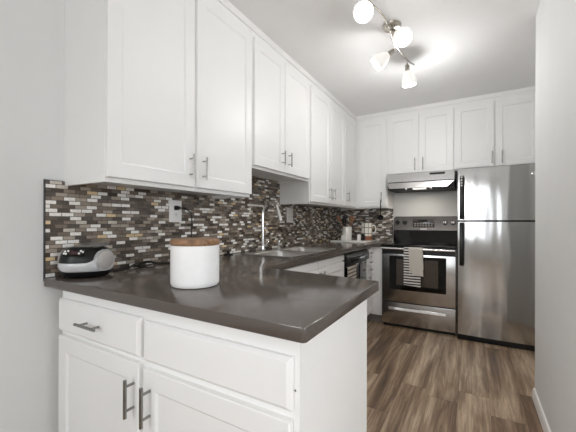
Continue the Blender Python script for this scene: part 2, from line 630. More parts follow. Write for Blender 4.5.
def carcass(w, d, z0, z1, recess=0.02, frame=0.03):
    """box with a front face frame and a bottom panel set up between the sides"""
    bm = bmesh.new()
    t = 0.016
    box(bm, 0, 0, z0, w, 0.018, z1)                       # front frame (solid face behind the doors)
    box(bm, 0, 0.018, z0, t, d, z1)                       # sides
    box(bm, w - t, 0.018, z0, w, d, z1)
    box(bm, t, 0.018, z0 + recess, w - t, d, z0 + recess + t)
    box(bm, t, 0.018, z1 - t, w - t, d, z1)
    box(bm, t, d - 0.006, z0 + recess + t, w - t, d, z1 - t)
    return bm


def wall_cabinet(label, loc, rz, w, d, z0, z1, doors, group='white wall cabinets'):
    """doors: (x0, x1, zb, zt, handle_x, handle_z0, handle_z1) in world-height z"""
    t = thing('wall_cabinet', label, 'cabinet', (loc[0], loc[1], z0), rz, group)
    finish('body', carcass(w, d, 0, z1 - z0), M['cab'], t)
    for x0, x1, zb, zt, hx, h0, h1 in doors:
        dr = finish('door', shaker(x1 - x0, zt - zb), M['cab'], t, (x0, -0.0005, zb - z0))
        finish('handle', pull(h1 - h0, 0.0055, (h1 - h0) * 0.66), M['nickel'], dr, (hx - x0, -0.0195, (h0 + h1) / 2 - zb))
    return t


def ydoors(y0, lst):
    return [(a - y0, b - y0, zb, zt, h - y0, h0, h1) for a, b, zb, zt, h, h0, h1 in lst]


R90 = pi / 2
XU = 0.3215
wall_cabinet('tall white two-door wall cabinet nearest the camera, above the white canister',
             (XU, 0.083, 0), R90, 0.992, XU - XW - 0.0005, 1.333, 2.492,
             ydoors(0.083, [(0.085, 0.560, 1.353, 2.445, 0.524, 1.396, 1.523), (0.577, 1.073, 1.353, 2.445, 0.618, 1.396, 1.523)]))
wall_cabinet('shorter white two-door wall cabinet hung higher above the sink',
             (XU, 1.080, 0), R90, 0.900, XU - XW - 0.0005, 1.540, 2.492,
             ydoors(1.080, [(1.105, 1.508, 1.560, 2.445, 1.463, 1.612, 1.722), (1.519, 1.957, 1.560, 2.445, 1.567, 1.612, 1.722)]))
wall_cabinet('white three-door wall cabinet on the left wall between sink and far corner',
             (XU, 1.986, 0), R90, YB - 1.986 - 0.001, XU - XW - 0.0005, 1.336, 2.492,
             ydoors(1.986, [(1.997, 2.457, 1.355, 2.445, 2.412, 1.396, 1.520), (2.472, 2.893, 1.355, 2.445, 2.516, 1.396, 1.520),
                            (2.908, 3.300, 1.355, 2.445, 2.947, 1.400, 1.524)]))
YF = 3.335
wall_cabinet('narrow white single-door wall cabinet in the corner left of the range hood',
             (XU + 0.001, YF, 0), 0, 0.730 - XU - 0.001, YB - YF - 0.0, 1.338, 2.492,
             [(0.386 - XU, 0.716 - XU, 1.356, 2.445, 0.664 - XU, 1.405, 1.535)])
wall_cabinet('short white two-door wall cabinet directly above the range hood',
             (0.731, YF, 0), 0, 0.728, YB - YF, 1.737, 2.492,
             [(0.008, 0.356, 1.750, 2.445, 0.323, 1.772, 1.918), (0.369, 0.722, 1.750, 2.445, 0.410, 1.772, 1.918)])
wall_cabinet('short white two-door wall cabinet above the refrigerator',
             (1.460, YF, 0), 0, XA - 1.460 - 0.002, YB - YF, 1.745, 2.492,
             [(0.006, 0.376, 1.757, 2.445, 0.356, 1.782, 1.914), (0.385, 0.760, 1.757, 2.445, 0.445, 1.782, 1.914)])

# ---- peninsula base cabinet
CT, CB = 0.915, 0.877
pen = thing('base_cabinet', 'white peninsula base cabinet with drawer and doors under the dark counter, nearest the camera', 'cabinet',
            (0.112, 0.026, 0), 0)
pw = 1.275 - 0.112
bm = bmesh.new()
box(bm, 0, 0, 0.10, pw, 0.02, CB - 0.001)
box(bm, 0, 0.02, 0.0, 0.018, 0.573, CB - 0.001)
box(bm, 0.018, 0.555, 0.0, pw - 0.018, 0.573, CB - 0.001)
box(bm, 0.018, 0.06, 0.0, pw - 0.018, 0.075, 0.10)
box(bm, 0.018, 0.02, 0.10, pw - 0.018, 0.555, 0.118)
finish('body', bm, M['cab'], pen)
finish('end_panel', bxm(pw - 0.018, 0.02, 0.0, pw, 0.575, CB - 0.001, bev=0.001, seg=1), M['cab'], pen)
finish('filler_strip', bxm(-0.119, 0.05, 0.0, 0.0, 0.066, CB - 0.001), M['cab'], pen)
o = finish('drawer', slab(0.554, 0.137), M['cab'], pen, (-0.003, -0.0005, 0.700))
finish('handle', pull(0.135, 0.0058, 0.082, vertical=False), M['darknickel'], o, (0.274, -0.0195, 0.0685))
finish('false_drawer_front', slab(0.575, 0.135), M['cab'], pen, (0.572, -0.0005, 0.696))
o = finish('door', shaker(0.548, 0.559), M['cab'], pen, (0.004, -0.0005, 0.122))
finish('handle', pull(0.128, 0.0062, 0.082), M['darknickel'], o, (0.522, -0.0195, 0.448))
o = finish('door', shaker(0.569, 0.551), M['cab'], pen, (0.575, -0.0005, 0.122))
finish('handle', pull(0.128, 0.0062, 0.082), M['darknickel'], o, (0.037, -0.0195, 0.444))
bm = bmesh.new()
tube(bm, [(pw - 0.013, 0.002, 0.745), (pw - 0.013, -0.0015, 0.745)], 0.0028, 10)
finish('screw', bm, M['darknickel'], pen)

# ---- sink base cabinet, dishwasher, drawer cabinet along the left wall (front faces +x)
XF = 0.615
snk = thing('base_cabinet', 'white base cabinet below the sink, behind the peninsula counter', 'cabinet', (XF, 0.66, 0), R90)
w = 2.085 - 0.66
bm = bmesh.new()
box(bm, 0, 0, 0.10, w, 0.02, CB - 0.001)
box(bm, 0, 0.02, 0.0, 0.018, 0.58, CB - 0.001)
box(bm, w - 0.018, 0.02, 0.0, w, 0.58, CB - 0.001)
box(bm, 0.018, 0.06, 0.0, w - 0.018, 0.075, 0.10)
box(bm, 0.018, 0.02, 0.10, w - 0.018, 0.58, 0.118)
finish('body', bm, M['cab'], snk)
for x0, x1 in ((0.30, 0.855), (0.865, 1.415)):
    finish('false_drawer_front', slab(x1 - x0, 0.055, ch=0.004), M['cab'], snk, (x0, -0.0005, 0.815))
    o = finish('door', shaker(x1 - x0, 0.68), M['cab'], snk, (x0, -0.0005, 0.125))
    finish('handle', pull(0.128, 0.0058, 0.082), M['nickel'], o, (0.04 if x0 > 0.5 else x1 - x0 - 0.04, -0.0195, 0.60))

dw = thing('dishwasher', 'black built-in dishwasher below the counter left of the range', 'dishwasher', (XF, 2.090, 0), R90)
ww = 0.70
finish('tub', bxm(0.004, 0.022, 0.02, ww - 0.004, 0.56, 0.868), M['dark'], dw)
finish('door_panel', bxm(0.002, -0.016, 0.11, ww - 0.002, 0.02, 0.745, bev=0.004), M['blackgloss'], dw)
bm = bmesh.new()
extrude_profile(bm, [(0.02, 0.752), (-0.020, 0.748), (-0.040, 0.765), (-0.046, 0.80), (-0.040, 0.845), (-0.018, 0.868), (0.02, 0.872)], 'x', 0.002, ww - 0.002)
cp = finish('control_panel', bm, M['black'], dw)
bm = bmesh.new()
extrude_profile(bm, [(-0.036, 0.772), (-0.049, 0.785), (-0.0505, 0.805), (-0.046, 0.822), (-0.036, 0.83)], 'x', 0.10, 0.52)
finish('latch', bm, M['blackgloss'], cp)
bm = bmesh.new()
for i in range(4):
    box(bm, 0.56 + i * 0.028, -0.0475, 0.802, 0.574 + i * 0.028, -0.044, 0.811)
finish('button', bm, M['greyprint'], cp)
finish('kick_plate', bxm(0.004, 0.05, 0.0, ww - 0.004, 0.065, 0.105), M['black'], dw)

dc = thing('base_cabinet', 'narrow white drawer base cabinet between dishwasher and range', 'cabinet', (XF, 2.795, 0), R90)
w = 3.655 - 2.795
bm = bmesh.new()
box(bm, 0, 0, 0.10, 0.235, 0.02, CB - 0.001)
box(bm, 0, 0.02, 0.0, 0.018, 0.58, CB - 0.001)
box(bm, 0.018, 0.55, 0.0, w, 0.57, CB - 0.001)
finish('body', bm, M['cab'], dc)
finish('filler_panel', bxm(0.226, -0.128, 0.09, 0.245, 0.0, CB - 0.001, bev=0.001, seg=1), M['cab'], dc)
finish('toe_kick', bxm(0.0, 0.045, 0.0, 0.235, 0.06, 0.10), M['kick'], dc)
finish('toe_kick', bxm(0.255, -0.128, 0.0, 0.27, 0.05, 0.09), M['kick'], dc)
for zb, zt in ((0.757, 0.870), (0.672, 0.748), (0.585, 0.664)):
    o = finish('drawer', slab(0.205, zt - zb, ch=0.006), M['cab'], dc, (0.008, -0.0005, zb))
    finish('handle', pull(0.09, 0.005, 0.06, 0.026, vertical=False), M['nickel'], o, (0.10, -0.0195, (zt - zb) * 0.5))
o = finish('door', shaker(0.205, 0.455, stile=0.04), M['cab'], dc, (0.008, -0.0005, 0.12))
finish('handle', pull(0.11, 0.005, 0.075), M['nickel'], o, (0.03, -0.0195, 0.385))

# ------------------------------------------------------------------ countertop (one L with the peninsula, sink cut out)
SX0, SX1, SY0, SY1 = 0.115, 0.552, 1.245, 2.085      # sink rim
def warp(x, y):
    return (x, y)
gx = [0.0005, SX0 + 0.012, SX1 - 0.012, 0.655, 0.738, 1.302]
gy = [0.0, 0.745, SY0 + 0.012, SY1 - 0.012, 2.985, YB - 0.0085]
cells = []
for i in range(5):
    for j in range(5):
        on = False
        if j == 0:
            on = True
        elif i < 3:
            on = not (i == 1 and j == 2)
        elif i == 3 and j == 4:
            on = True
        if on:
            cells.append((i, j))
bm = bmesh.new()
V = {}
def gv(i, j):
    if (i, j) not in V:
        x, y = gx[i], gy[j]
        if j == 1:
            y = 0.772 + (0.694 - 0.772) * max(0, (x - 0.655)) / (1.302 - 0.655)
        V[(i, j)] = bm.verts.new((x, y, CB))
    return V[(i, j)]
fs = [bm.faces.new((gv(i, j), gv(i + 1, j), gv(i + 1, j + 1), gv(i, j + 1))) for i, j in cells]
r = bmesh.ops.extrude_face_region(bm, geom=fs)
bmesh.ops.translate(bm, vec=(0, 0, CT - CB), verts=[g for g in r['geom'] if isinstance(g, bmesh.types.BMVert)])
bmesh.ops.recalc_face_normals(bm, faces=bm.faces)
ve = [e for e in bm.edges if abs(e.verts[0].co.z - e.verts[1].co.z) > 0.02 and min(v.co.x for v in e.verts) > 1.29]
bmesh.ops.bevel(bm, geom=ve, offset=0.013, segments=5, profile=0.5, affect='EDGES')
he = [e for e in bm.edges if len(e.link_faces) == 2 and abs(e.verts[0].co.z - e.verts[1].co.z) < 1e-5 and e.calc_face_angle(0) > 1.2]
bmesh.ops.bevel(bm, geom=he, offset=0.0025, segments=2, profile=0.5, affect='EDGES')
o = finish('countertop', bm, M['counter'], angle=40)
tag(o, 'glossy dark grey-brown quartz worktop running over the peninsula and along the tiled wall', 'countertop')

# ------------------------------------------------------------------ sink
sk = thing('sink', 'stainless steel double-bowl sink set into the dark counter', 'sink', (SX0, SY0, CT))
L, Dp = SY1 - SY0, SX1 - SX0
def rrect(x0, y0, x1, y1, r, z, n=6):
    out = []
    for cx, cy, a0 in ((x1 - r, y1 - r, 0), (x0 + r, y1 - r, 90), (x0 + r, y0 + r, 180), (x1 - r, y0 + r, 270)):
        for k in range(n + 1):
            a = radians(a0 + 90 * k / n)
            out.append((cx + r * cos(a), cy + r * sin(a), z))
    return out
bm = bmesh.new()
# rim: three strips and a divider, as one deck with two holes
bw = (0.075, Dp - 0.022)
by = ((0.022, L / 2 - 0.014), (L / 2 + 0.014, L - 0.022))
zt = 0.005
box(bm, 0, 0, 0.0, bw[0], L, zt, bev=0.0015, seg=1)
box(bm, bw[1], 0, 0.0, Dp, L, zt, bev=0.0015, seg=1)
box(bm, bw[0] - 0.002, 0, 0.0, bw[1] + 0.002, by[0][0], zt, bev=0.0015, seg=1)
box(bm, bw[0] - 0.002, by[1][1], 0.0, bw[1] + 0.002, L, zt, bev=0.0015, seg=1)
box(bm, bw[0] - 0.002, by[0][1], -0.01, bw[1] + 0.002, by[1][0], zt - 0.002, bev=0.0015, seg=1)
finish('rim', bm, M['sink'], sk)
for y0, y1 in by:
    bm = bmesh.new()
    lo = []
    for ins, z in ((0.0, zt - 0.001), (0.004, -0.006), (0.010, -0.15), (0.03, -0.175), (0.07, -0.18)):
        lo.append(rrect(bw[0] + ins, y0 + ins, bw[1] - ins, y1 - ins, 0.055 - ins * 0.4, z))
    loft(bm, lo, cap=False)
    bm.faces.new([bm.verts[i] for i in range(len(bm.verts))][-len(lo[0]):] if False else [v for v in bm.verts][-len(lo[0]):])
    # corner webs between the square hole and the rounded bowl
    z = zt - 0.0012
    for cx, cy, sx, sy in ((bw[0], y0, 1, 1), (bw[1], y0, -1, 1), (bw[0], y1, 1, -1), (bw[1], y1, -1, -1)):
        arc = [(cx + sx * (0.055 - 0.055 * cos(radians(a))), cy + sy * (0.055 - 0.055 * sin(radians(a))), z) for a in range(0, 91, 15)]
        vs = [bm.verts.new((cx, cy, z))] + [bm.verts.new(p) for p in arc]
        bm.faces.new(vs)
    b = finish('bowl', bm, M['sink'], sk)
    bm = bmesh.new()
    lathe(bm, [(0, 0.001), (0.02, 0.001), (0.036, 0.003), (0.042, 0.0)], 24)
    finish('drain', bm, M['chrome'], b, ((bw[0] + bw[1]) / 2, (y0 + y1) / 2, -0.18))

fc = thing('faucet', 'tall chrome gooseneck faucet behind the sink', 'faucet', (0.072, 1.595, CT + 0.001))
bm = bmesh.new()
lathe(bm, [(0, 0), (0.026, 0), (0.026, 0.006), (0.020, 0.012), (0.018, 0.05), (0.016, 0.055), (0, 0.055)], 24)
finish('base', bm, M['chrome'], fc)
bm = bmesh.new()
pts = [(0, 0, 0.05), (0, 0, 0.30)]
R = 0.078
pts += [(R - R * cos(radians(a)), 0.0, 0.315 + R * 1.30 * sin(radians(a))) for a in range(0, 151, 10)]
tube(bm, pts, 0.0125, 20)
finish('spout', bm, M['chrome'], fc)
e = Vector(pts[-1])
bm = bmesh.new()
tube(bm, [e, e + Vector((0.014, 0, -0.045)), e + Vector((0.034, 0, -0.11))], [0.013, 0.016, 0.018], 16)
finish('spray_head', bm, M['chrome'], fc)
bm = bmesh.new()
tube(bm, [(0, 0.016, 0.035), (0, 0.035, 0.04), (0.004, 0.085, 0.075)], [0.008, 0.007, 0.006], 12)
finish('lever', bm, M['chrome'], fc)
sd = thing('soap_dispenser', 'short chrome soap dispenser right of the faucet', 'soap dispenser', (0.072, 1.86, CT + 0.001))
bm = bmesh.new()
lathe(bm, [(0, 0), (0.018, 0), (0.018, 0.008), (0.010, 0.014), (0.010, 0.055), (0.013, 0.058), (0.013, 0.075), (0, 0.078)], 20)
finish('body', bm, M['chrome'], sd)
bm = bmesh.new()
tube(bm, [(0, 0, 0.068), (0.045, 0, 0.074), (0.058, 0, 0.062)], [0.006, 0.005, 0.005], 10)
finish('nozzle', bm, M['chrome'], sd)

# ------------------------------------------------------------------ range
rg = thing('range', 'freestanding stainless steel range with black glass cooktop between counter and refrigerator', 'range', (0.752, 2.985, 0))
RW = 0.746
YD = 0.662            # depth of the body
finish('body', bxm(0.002, 0.0, 0.035, RW - 0.002, YD, 0.893), M['dark'], rg)
finish('side_panel', bxm(0.0, -0.001, 0.03, 0.002, YD, 0.893), M['steel'], rg)
finish('side_panel', bxm(RW - 0.002, -0.001, 0.03, RW, YD, 0.893), M['steel'], rg)
bm = bmesh.new()
box(bm, 0.0, -0.022, 0.893, RW, YD - 0.05, 0.915, bev=0.005)
ck = finish('cooktop', bm, M['blackgloss'], rg)
for cx, cy, rr in ((0.20, 0.14, 0.105), (0.55, 0.15, 0.085), (0.19, 0.43, 0.08), (0.55, 0.43, 0.105)):
    bm = bmesh.new()
    for q in (rr, rr * 0.62):
        lathe(bm, [(q - 0.003, 0.0), (q - 0.003, 0.0006), (q, 0.0006), (q, 0.0)], 48)
    finish('burner_ring', bm, M['burner'], ck, (cx, cy, 0.915))
# front strip below the cooktop
finish('front_strip', bxm(0.002, -0.012, 0.866, RW - 0.002, 0.0, 0.892), M['black'], rg)
# oven door: steel frame around black glass
dz0, dz1 = 0.285, 0.858
dr = finish('oven_door', bxm(0.004, -0.020, dz0, RW - 0.004, -0.002, dz1, bev=0.004), M['steel'], rg)
wx0, wx1, wz0, wz1 = 0.085, 0.656, 0.418, 0.792
finish('oven_window', bxm(wx0, -0.0225, wz0, wx1, -0.018, wz1, bev=0.002, seg=1), M['blackgloss'], dr)
finish('oven_pane', bxm(wx0 + 0.075, -0.0232, wz0 + 0.055, wx1 - 0.075, -0.0215, wz1 - 0.035), M['ovenpane'], dr)
finish('top_band', bxm(0.006, -0.0222, 0.812, RW - 0.006, -0.019, 0.856), M['black'], dr)
bm = bmesh.new()
hz = 0.872
extrude_profile(bm, [(-0.056 + 0.010 * cos(radians(a)), hz + 0.013 * sin(radians(a))) for a in range(0, 360, 20)], 'x', 0.006, RW - 0.006)
for x in (0.03, RW - 0.055):
    box(bm, x, -0.055, hz - 0.012, x + 0.025, -0.02, hz + 0.008, bev=0.003)
finish('oven_handle', bm, M['steel'], dr)
# storage drawer
sdw = finish('storage_drawer', bxm(0.004, -0.020, 0.036, RW - 0.004, -0.002, 0.274, bev=0.004), M['steel'], rg)
bm = bmesh.new()
extrude_profile(bm, [(-0.036, 0.193), (-0.050, 0.196), (-0.053, 0.202), (-0.042, 0.226), (-0.036, 0.228)], 'x', 0.085, 0.655)
for x in (0.10, 0.62):
    box(bm, x, -0.040, 0.20, x + 0.02, -0.018, 0.216)
finish('drawer_handle', bm, M['chrome'], sdw)
finish('kick', bxm(0.01, 0.02, 0.0, RW - 0.01, 0.05, 0.036), M['blackmatte'], rg)
# backguard
bm = bmesh.new()
extrude_profile(bm, [(YD - 0.075, 0.905), (YD - 0.050, 1.064), (YD, 1.064), (YD, 0.905)], 'x', 0.0, RW)
finish('backguard', bm, M['blackgloss'], rg)
bm = bmesh.new()
n = 6
out = [(0.0, 1.062), (RW, 1.062)]
rc = 0.03
out += [(RW - rc + rc * cos(radians(a)), 1.236 - rc + rc * sin(radians(a))) for a in range(0, 91, 15)]
out += [(rc + rc * cos(radians(a)), 1.236 - rc + rc * sin(radians(a))) for a in range(90, 181, 15)]
loft(bm, [[(x, YD - 0.060 + (z - 1.05) * 0.10, z) for x, z in out], [(x, YD, z) for x, z in out]])
pn = finish('control_panel', bm, M['panelsteel'], rg)
def py(z):
    return YD - 0.060 + (z - 1.05) * 0.10
for kx in (0.047, 0.137, 0.600, 0.686):
    bm = bmesh.new()
    T = Matrix.Translation((kx, py(1.158), 1.158)) @ Matrix.Rotation(radians(90 - 5.7), 4, 'X')
    lathe(bm, [(0, 0), (0.028, 0), (0.028, 0.004), (0.022, 0.008), (0.020, 0.026), (0.017, 0.030), (0, 0.030)], 28, T)
    kb = finish('knob', bm, M['black'] if kx < 0.3 else M['steel'], pn)
    bm = bmesh.new()
    box(bm, -0.004, -0.022, 0.026, 0.004, 0.022, 0.037, bev=0.002)
    bmesh.ops.transform(bm, matrix=T, verts=bm.verts)
    finish('knob_grip', bm, M['black'], kb)
dsp = finish('display', bxm(0.235, py(1.14) - 0.006, 1.098, 0.485, py(1.14) + 0.006, 1.201, bev=0.003), M['display'], pn)
bm = bmesh.new()
for r_ in range(2):
    for c_ in range(7):
        x = 0.252 + c_ * 0.032
        z = 1.113 + r_ * 0.024
        box(bm, x, py(1.14) - 0.0075, z, x + 0.020, py(1.14) - 0.005, z + 0.010)
finish('button', bm, M['greyprint'], dsp)
finish('clock', bxm(0.30, py(1.14) - 0.0075, 1.165, 0.41, py(1.14) - 0.005, 1.191), M['blackgloss'], dsp)
finish('badge', bxm(0.325, py(1.065) - 0.003, 1.073, 0.395, py(1.065) + 0.004, 1.082), M['print_'], pn)

# ---- range hood
hd = thing('range_hood', 'stainless steel under-cabinet range hood above the range', 'range hood', (0.757, 3.19, 1.545))
HW = 0.716
bm = bmesh.new()
box(bm, 0.0, 0.0, 0.085, HW, 0.467, 0.188, bev=0.002, seg=1)
finish('body', bm, M['hoodsteel'], hd)
# visor: narrower towards its lower edge
bm = bmesh.new()
loft(bm, [[(0.0, 0.004, 0.078), (HW, 0.004, 0.078), (HW, 0.03, 0.078), (0.0, 0.03, 0.078)],
          [(0.026, -0.014, 0.010), (HW - 0.068, -0.014, 0.010), (HW - 0.068, 0.012, 0.010), (0.026, 0.012, 0.010)]])
finish('visor', bm, M['hoodsteel'], hd)
finish('shell', bxm(0.004, 0.03, 0.0, HW - 0.004, 0.467, 0.084), M['dark'], hd)
bm = bmesh.new()
box(bm, 0.29, -0.012, -0.006, 0.43, 0.05, 0.004, bev=0.002, seg=1)
finish('light_lens', bm, M['hoodlens'], hd)
for x in (0.215, 0.485):
    bm = bmesh.new()
    lathe(bm, [(0, -0.008), (0.012, -0.008), (0.014, 0.0), (0.014, 0.012)], 20, Matrix.Translation((x, 0.02, 0.0)))
    finish('knob', bm, M['chrome'], hd)
l = bpy.data.lights.new('hood_light', 'AREA')
l.size, l.energy, l.color = 0.12, 2.2, (1.0, 0.92, 0.8)
o = bpy.data.objects.new('hood_light', l)
C.objects.link(o)
o.parent = hd
o.location = (0.36, 0.10, -0.012)
vt = finish('switch_plate', bxm(0.468, -0.003, 0.150, 0.622, 0.002, 0.172), M['black'], hd)
bm = bmesh.new()
for i in range(3):
    box(bm, 0.485 + i * 0.043, -0.005, 0.155, 0.518 + i * 0.043, -0.002, 0.167)
finish('switch', bm, M['blackgloss'], vt)

# ------------------------------------------------------------------ refrigerator
fr = thing('refrigerator', 'stainless steel top-freezer refrigerator right of the range', 'refrigerator', (1.512, 2.965, 0))
FW = 0.745
finish('body', bxm(0.0, 0.0, 0.05, FW, 0.66, 1.672), M['dark'], fr)
finish('kick_grille', bxm(0.0, -0.045, 0.0, FW, 0.02, 0.055, bev=0.003), M['blackmatte'], fr)
def fdoor(z0, z1):
    bm = bmesh.new()
    t = 0.068
    n = 14
    front = []
    for i in range(n + 1):
        x = FW * i / n
        front.append((x, -t - 0.012 * (1 - (2 * i / n - 1) ** 2)))
    out = [(0.0, -0.004)] + [(0.0, front[0][1] + 0.006), (0.004, front[0][1])] + front[1:-1] + [(FW - 0.004, front[-1][1]), (FW, front[-1][1] + 0.006), (FW, -0.004)]
    extrude_profile(bm, out, 'z', z0, z1)
    return bm
d1 = finish('freezer_door', fdoor(1.185, 1.690), M['fridge'], fr, angle=25)
d2 = finish('door', fdoor(0.060, 1.168), M['fridge'], fr, angle=25)
finish('gasket', bxm(0.004, -0.060, 1.166, FW - 0.004, 0.0, 1.187), M['blackmatte'], fr)
def fhandle(za, zb, flip):
    bm = bmesh.new()
    x0, x1 = 0.019, 0.056
    pts = [(-0.070, za), (-0.118, za + 0.02), (-0.118, zb), (-0.100, zb), (-0.100, za + 0.04), (-0.070, za + 0.045)] if not flip else \
          [(-0.070, zb), (-0.118, zb - 0.02), (-0.118, za), (-0.100, za), (-0.100, zb - 0.04), (-0.070, zb - 0.045)]
    extrude_profile(bm, pts, 'x', x0, x1)
    es = [e for e in bm.edges]
    bmesh.ops.bevel(bm, geom=es, offset=0.004, segments=2, profile=0.5, affect='EDGES', clamp_overlap=True)
    return bm
h1 = finish('handle', fhandle(1.192, 1.625, True), M['black'], d1)
bm = bmesh.new()
for i in range(4):
    box(bm, 0.029, -0.1190, 1.515 + i * 0.026, 0.043, -0.117, 1.529 + i * 0.026)
finish('handle_mark', bm, M['print_'], h1)
h2 = finish('handle', fhandle(0.730, 1.162, False), M['black'], d2)
bm = bmesh.new()
lathe(bm, [(0, 0.0), (0.017, 0.0), (0.017, 0.003), (0.014, 0.004), (0, 0.004)], 28, Matrix.Translation((0.602, -0.076, 1.605)) @ Matrix.Rotation(radians(90), 4, 'X'))
finish('badge', bm, M['chrome'], d1)

# ------------------------------------------------------------------ ceiling lamp
lp = thing('ceiling_lamp', 'four-shade wavy nickel track lamp on the ceiling', 'ceiling lamp', (1.145, 1.66, CEIL))
def lc(p):
    return Vector(p) - Vector((1.145, 1.66, CEIL))
bm = bmesh.new()
lathe(bm, [(0, -0.028), (0.03, -0.028), (0.052, -0.022), (0.062, -0.008), (0.064, 0.0), (0, 0.0)], 40)
finish('canopy', bm, M['lampmetal'], lp, (0.010, -0.065, 0.0))
bm = bmesh.new()
tube(bm, [(0.012, -0.065, -0.02), (0.013, -0.065, -0.078)], 0.012, 16)
finish('stem', bm, M['lampmetal'], lp)
bm = bmesh.new()
rod = smooth_path([lc(p) for p in ((1.105, 1.10, 2.447), (1.118, 1.150, 2.45), (1.135, 1.215, 2.45), (1.158, 1.320, 2.45), (1.165, 1.44, 2.45), (1.156, 1.62, 2.45),
                                   (1.158, 1.73, 2.45), (1.192, 1.983, 2.45), (1.228, 2.080, 2.45))], 6)
tube(bm, rod, 0.0055, 12)
finish('rod', bm, M['lampmetal'], lp)


def lamp_head(att, neck, d, power):
    """att on the rod, neck = shade's narrow end, d = direction the opening looks"""
    att, neck, d = lc(att), lc(neck), Vector(d).normalized()
    T = Matrix.Translation(neck) @ d.to_track_quat('Z', 'Y').to_matrix().to_4x4()
    bm = bmesh.new()
    tube(bm, [att, (att + neck - d * 0.05) / 2, neck - d * 0.045], 0.005, 10)
    lathe(bm, [(0, -0.050), (0.012, -0.050), (0.016, -0.044), (0.018, -0.004), (0.020, 0.004), (0, 0.004)], 24, T)
    h = finish('lamp_holder', bm, M['lampmetal'], lp)
    bm = bmesh.new()
    prof = [(0.017, 0.0), (0.026, 0.010), (0.040, 0.032), (0.052, 0.062), (0.057, 0.088), (0.056, 0.108), (0.052, 0.116), (0.049, 0.110), (0.052, 0.088), (0.047, 0.062), (0.036, 0.034), (0.022, 0.012), (0.014, 0.004)]
    lathe(bm, prof, 36, T)
    sh = finish('lamp_shade', bm, M['shade'], h)
    bm = bmesh.new()
    lathe(bm, [(0, 0.004), (0.010, 0.004), (0.012, 0.02), (0.020, 0.045), (0.022, 0.06), (0.017, 0.074), (0, 0.080)], 20, T)
    finish('bulb', bm, M['bulb'], sh)
    l = bpy.data.lights.new('bulb_light', 'POINT')
    l.energy = power
    l.color = (1.0, 0.99, 0.985)
    l.shadow_soft_size = 0.05
    o = bpy.data.objects.new('bulb_light', l)
    C.objects.link(o)
    o.parent = lp
    o.location = neck + d * (0.145 if d.z < -0.9 else 0.125)


lamp_head((1.112, 1.125, 2.448), (1.075, 1.155, 2.405), (0.30, -0.62, -0.50), LAMP_POWER[0])
lamp_head((1.165, 1.45, 2.45), (1.218, 1.50, 2.412), (0.35, -0.50, -0.62), LAMP_POWER[1])
lamp_head((1.157, 1.70, 2.45), (1.098, 1.745, 2.415), (-0.72, -0.30, -0.60), LAMP_POWER[2])
lamp_head((1.195, 2.00, 2.45), (1.182, 2.055, 2.400), (0.10, 0.10, -1.0), LAMP_POWER[3])

# ------------------------------------------------------------------ outlets and cord
def outlet(name, label, y0, y1, z0, z1, gang):
    t = thing(name, label, 'outlet', (0.0003, (y0 + y1) / 2, (z0 + z1) / 2), R90)
    w, h = y1 - y0, z1 - z0
    p = finish('cover_plate', bxm(-w / 2, -0.006, -h / 2, w / 2, 0.0, h / 2, bev=0.003), M['white'], t)
    for gx_ in gang:
        for s in (-1, 1):
            bm = bmesh.new()
            out = [(gx_ + 0.017 * max(-1, min(1, 1.15 * cos(radians(a)))), s * 0.020 + 0.014 * max(-0.9, min(0.9, 1.15 * sin(radians(a))))) for a in range(0, 360, 15)]
            loft(bm, [[(x, -0.0055, z) for x, z in out], [(x, -0.0075, z) for x, z in out]])
            f = finish('socket', bm, M['white'], t)
            bm = bmesh.new()
            box(bm, gx_ - 0.008, -0.0082, s * 0.020 - 0.002, gx_ - 0.006, -0.007, s * 0.020 + 0.007)
            box(bm, gx_ + 0.006, -0.0082, s * 0.020 - 0.002, gx_ + 0.008, -0.007, s * 0.020 + 0.007)
            tube(bm, [(gx_, -0.007, s * 0.020 - 0.008), (gx_, -0.0082, s * 0.020 - 0.008)], 0.0024, 10)
            finish('slot', bm, M['slot'], f)
    return t
outlet('wall_outlet', 'white outlet plate with a black plug, on tile above the canister', 0.668, 0.764, 1.163, 1.302, (0.0,))
outlet('wall_outlet', 'white outlet plate on tile beside the faucet spout, no plug', 2.117, 2.243, 1.158, 1.312, (-0.028, 0.028))

cd = thing('power_cord', 'thin black power cord from outlet plug down and along the counter', 'cord', (0.0, 0.0, CT))
bm = bmesh.new()
PZ = 1.253 - CT
zc = 0.0045
pts = [(0.046, 0.720, PZ), (0.058, 0.745, PZ - 0.004), (0.060, 0.790, PZ - 0.03), (0.052, 0.808, PZ - 0.09), (0.048, 0.806, PZ - 0.20), (0.052, 0.800, 0.05), (0.060, 0.78, zc + 0.004),
       (0.055, 0.70, zc), (0.040, 0.58, zc), (0.030, 0.50, zc + 0.012), (0.026, 0.44, zc + 0.004), (0.050, 0.40, zc + 0.004), (0.075, 0.45, zc), (0.060, 0.52, zc + 0.008), (0.032, 0.50, zc + 0.018), (0.030, 0.42, zc + 0.012),
       (0.060, 0.36, zc), (0.085, 0.31, zc), (0.090, 0.26, zc), (0.075, 0.225, zc + 0.006)]
tube(bm, smooth_path(pts, 8), 0.0038, 8)
finish('cable', bm, M['blackmatte'], cd)
bm = bmesh.new()
loft(bm, [rrect(-0.014, -0.011, 0.014, 0.011, 0.005, 0.0, 3), rrect(-0.014, -0.011, 0.014, 0.011, 0.005, 0.020, 3), rrect(-0.007, -0.007, 0.007, 0.007, 0.004, 0.040, 3)])
bmesh.ops.transform(bm, matrix=Matrix.Translation((0.0085, 0.712, PZ)) @ Matrix.Rotation(radians(90), 4, 'Y'), verts=bm.verts)
finish('plug', bm, M['black'], cd)

# ------------------------------------------------------------------ boombox
bb = thing('boombox', 'silver and black portable CD radio on the counter by the left wall', 'radio', (0.112, 0.124, CT + 0.0005), radians(48))
bb.scale = (0.93, 0.95, 1.13)
